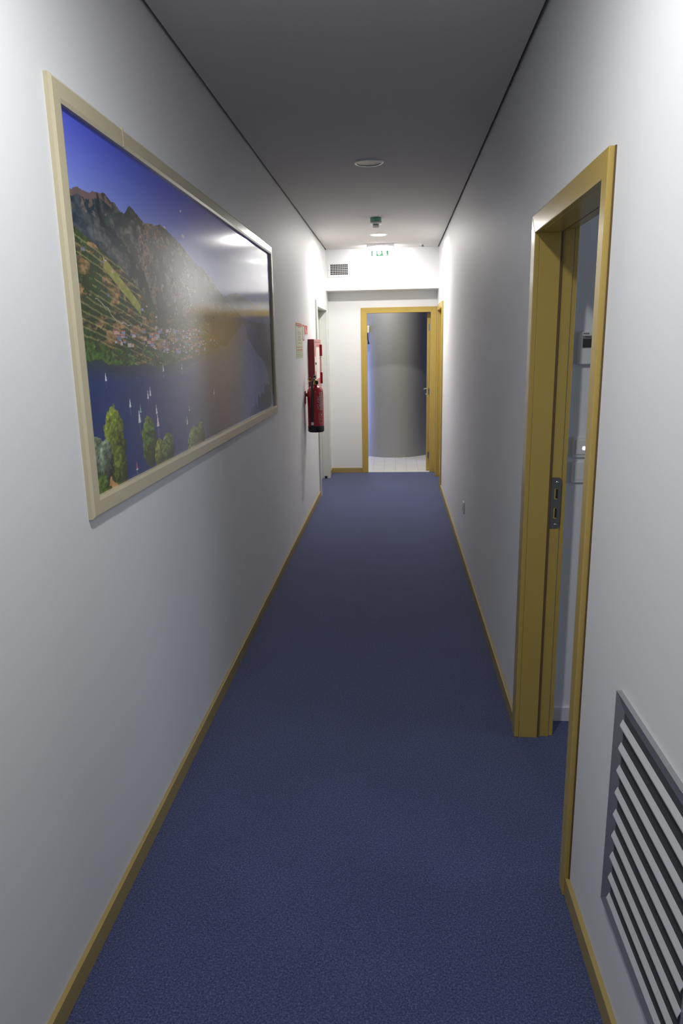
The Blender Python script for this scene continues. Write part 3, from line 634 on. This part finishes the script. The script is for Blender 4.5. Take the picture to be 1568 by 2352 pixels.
# ------------------------------------------------------------------ air grille on the bulkhead
def grille():
    x0, x1, z0, z1, yw = -.800, -.540, 2.410, 2.573, 8.84
    root = tag(empty('air_grille', ((x0+x1)/2, yw, z0)), 'white framed rectangular air grille on the bulkhead', 'vent')
    ix0, ix1, iz0, iz1 = -.768, -.560, 2.435, 2.553
    bm = B()
    for d in ((x0, ix0, z0, z1), (ix1, x1, z0, z1), (ix0, ix1, z0, iz0), (ix0, ix1, iz1, z1)): box(bm, d[0], d[1], yw-.006, yw, d[2], d[3])
    obj('frame', bm, M['offwhite'], root)
    bx('shade_backing', M['dark'], (ix0, ix1, yw-.0015, yw-.0005, iz0, iz1), root)  # near-black sheet paints the shade inside the grille openings
    for k in range(1, 10):
        x = ix0+(ix1-ix0)*k/10; bx('vertical_blade', M['offwhite'], (x-.0014, x+.0014, yw-.0035, yw-.0015, iz0, iz1), root)
    for k in range(1, 6):
        z = iz0+(iz1-iz0)*k/6; bx('horizontal_blade', M['offwhite'], (ix0, ix1, yw-.0055, yw-.0035, z-.0019, z+.0019), root)
    for x in (x0+.012, x1-.012):
        bm = B(); lathe(bm, [(0, -.0015), (.003, -.001), (.004, 0)], (x, yw-.006, (z0+z1)/2), 'y', 12); obj('screw', bm, M['steel'], root, smooth=True)
grille()
# ------------------------------------------------------------------ side room fittings
YW = RY1
def panel(bm, x0, x1, z0, z1, y0, y1, r): prism(bm, [(a, y1, b) for a, b in rrect(x0, x1, z0, z1, r)], (0, y0-y1, 0))
root = tag(empty('thermostat', (.77, YW, 1.528)), 'grey white thermostat with dark display on the side room wall', 'thermostat')
bm = B(); panel(bm, .705, .835, 1.530, 1.652, YW-.022, YW+.001, .008); obj('case', bm, M['white'], root, bevel=.003)
bm = B(); box(bm, .718, .822, YW-.0232, YW-.022, 1.592, 1.638); obj('bezel', bm, M['bezel'], root)
bm = B(); box(bm, .7195, .82, YW-.0240, YW-.0232, 1.594, 1.6255); dsp = obj('display', bm, M['lcd'], root)
bm = B()
for k in range(5): box(bm, .7205+k*.0045, .7228+k*.0045, YW-.0226, YW-.022, 1.6425, 1.6485)
obj('air_slots', bm, M['black'], root)
me = lettering('Midea', .0105, .0002)
for v in me.vertices: v.co = (.741+v.co.x, YW-.0236, 1.6322+v.co.y)
link_mesh('lettering', me, M['black'], root)
bm = B(); prism(bm, [(.748, YW-.0222, 1.588), (.768, YW-.0222, 1.588), (.768, YW-.0222, 1.583)], (0, -.0012, 0)); obj('button', bm, M['bezel'], root)
def switch(z0, z1, lit, label):
    root = tag(empty('light_switch', (.75, YW, z0)), label, 'switch')
    bm = B(); panel(bm, .706, .792, z0, z1, YW-.010, YW, .006); obj('cover', bm, M['white'], root, bevel=.003)
    bm = B(); panel(bm, .719, .779, z0+.013, z1-.013, YW-.0135 if lit else YW-.0110, YW-.010, .002); rk = obj('rocker', bm, M['white'], root, bevel=.001)
    if lit:
        bm = B(); panel(bm, .7435, .7625, z0+.031, z0+.045, YW-.0142, YW-.0135, .004); obj('indicator_lamp', bm, M['led'], rk)
switch(1.164, 1.247, True, 'white wall switch with glowing blue indicator in the side room')
switch(1.061, 1.147, False, 'blank white wall plate below the glowing switch in the side room')
# ------------------------------------------------------------------ lobby: round column and wall box
ccx, ccy, cr = -.012, 10.849, .526
bm = B(); lathe(bm, [(cr, 0), (cr, 2.75)], (ccx, ccy, 0), 'z', 128)
tag(obj('round_column', bm, M['column'], smooth=True), 'large round column clad in grey metallic laminate beyond the end doorway', 'column')
root = tag(empty('entry_phone', (-.40, 10.46, 1.6)), 'ivory entry phone box on the left of the grey column', 'intercom')
bm = B(); box(bm, -.445, -.368, 10.40, 10.52, 1.783, 1.880); obj('case', bm, M['ivory'], root, bevel=.006)
bm = B(); tube(bm, [(-.395, 10.43, 1.785), (-.394, 10.425, 1.74), (-.390, 10.42, 1.70), (-.384, 10.42, 1.66), (-.380, 10.42, 1.625)], [.008, .009, .008, .010, .016], 10); obj('handset', bm, M['black'], root, smooth=True)
# ------------------------------------------------------------------ lights
def area(name, loc, rot, size, power, col, shape='DISK', size_y=None, spread=PI):
    l = bpy.data.lights.new(name, 'AREA'); l.shape = shape; l.size = size; l.energy = power; l.color = col; l.spread = spread
    if size_y: l.size_y = size_y
    o = bpy.data.objects.new(name, l); o.location = loc; o.rotation_euler = rot; COL.objects.link(o); return o
warm = (1, .96, .91); cool = (.985, .99, 1)
area('lamp_far', (-.170, 7.755, ZC-.010), (0, 0, 0), .14, 36, warm)
area('lamp_near', (-.160, 1.22, ZC-.010), (0, 0, 0), .14, 19.5, cool)
area('room_window_daylight', (RX1+.02, (wy0+wy1)/2, (wz0+wz1)/2), (0, PI/2, 0), 1.2, 15, (.74, .84, 1), 'RECTANGLE', 1.4)
area('lobby_daylight', (-2.58, 11.75, .9), (0, -PI/2, 0), 1.7, 95, (.30, .38, 1), 'RECTANGLE', .8, spread=1.5)
area('lobby_lamp', (-.38, 9.72, 2.74), (0, 0, 0), .16, 20, (1, .98, .90))
w = bpy.data.worlds.new('world'); sc.world = w; w.use_nodes = True
w.node_tree.nodes['Background'].inputs[0].default_value = (.35, .45, .7, 1); w.node_tree.nodes['Background'].inputs[1].default_value = .05
# ------------------------------------------------------------------ camera
cd = bpy.data.cameras.new('camera'); cam = bpy.data.objects.new('camera', cd); COL.objects.link(cam)
fw = Vector((-0.0758203, 0.9703971, -0.2293047)); rt = Vector((0.9971208, 0.0735168, -0.0185848)); up = rt.cross(fw)
mx = Matrix((rt, up, -fw)).transposed().to_4x4(); mx.translation = (0, 0, 1.62); cam.matrix_world = mx
cd.sensor_fit = 'VERTICAL'; cd.sensor_height = 36; cd.lens = 36*1627.1/2352; cd.clip_start = .02; cd.clip_end = 60
sc.camera = cam
sc.view_settings.view_transform = 'Standard'; sc.view_settings.look = 'None'; sc.view_settings.gamma = 1; sc.view_settings.use_curve_mapping = False
sc.view_settings.exposure = 0
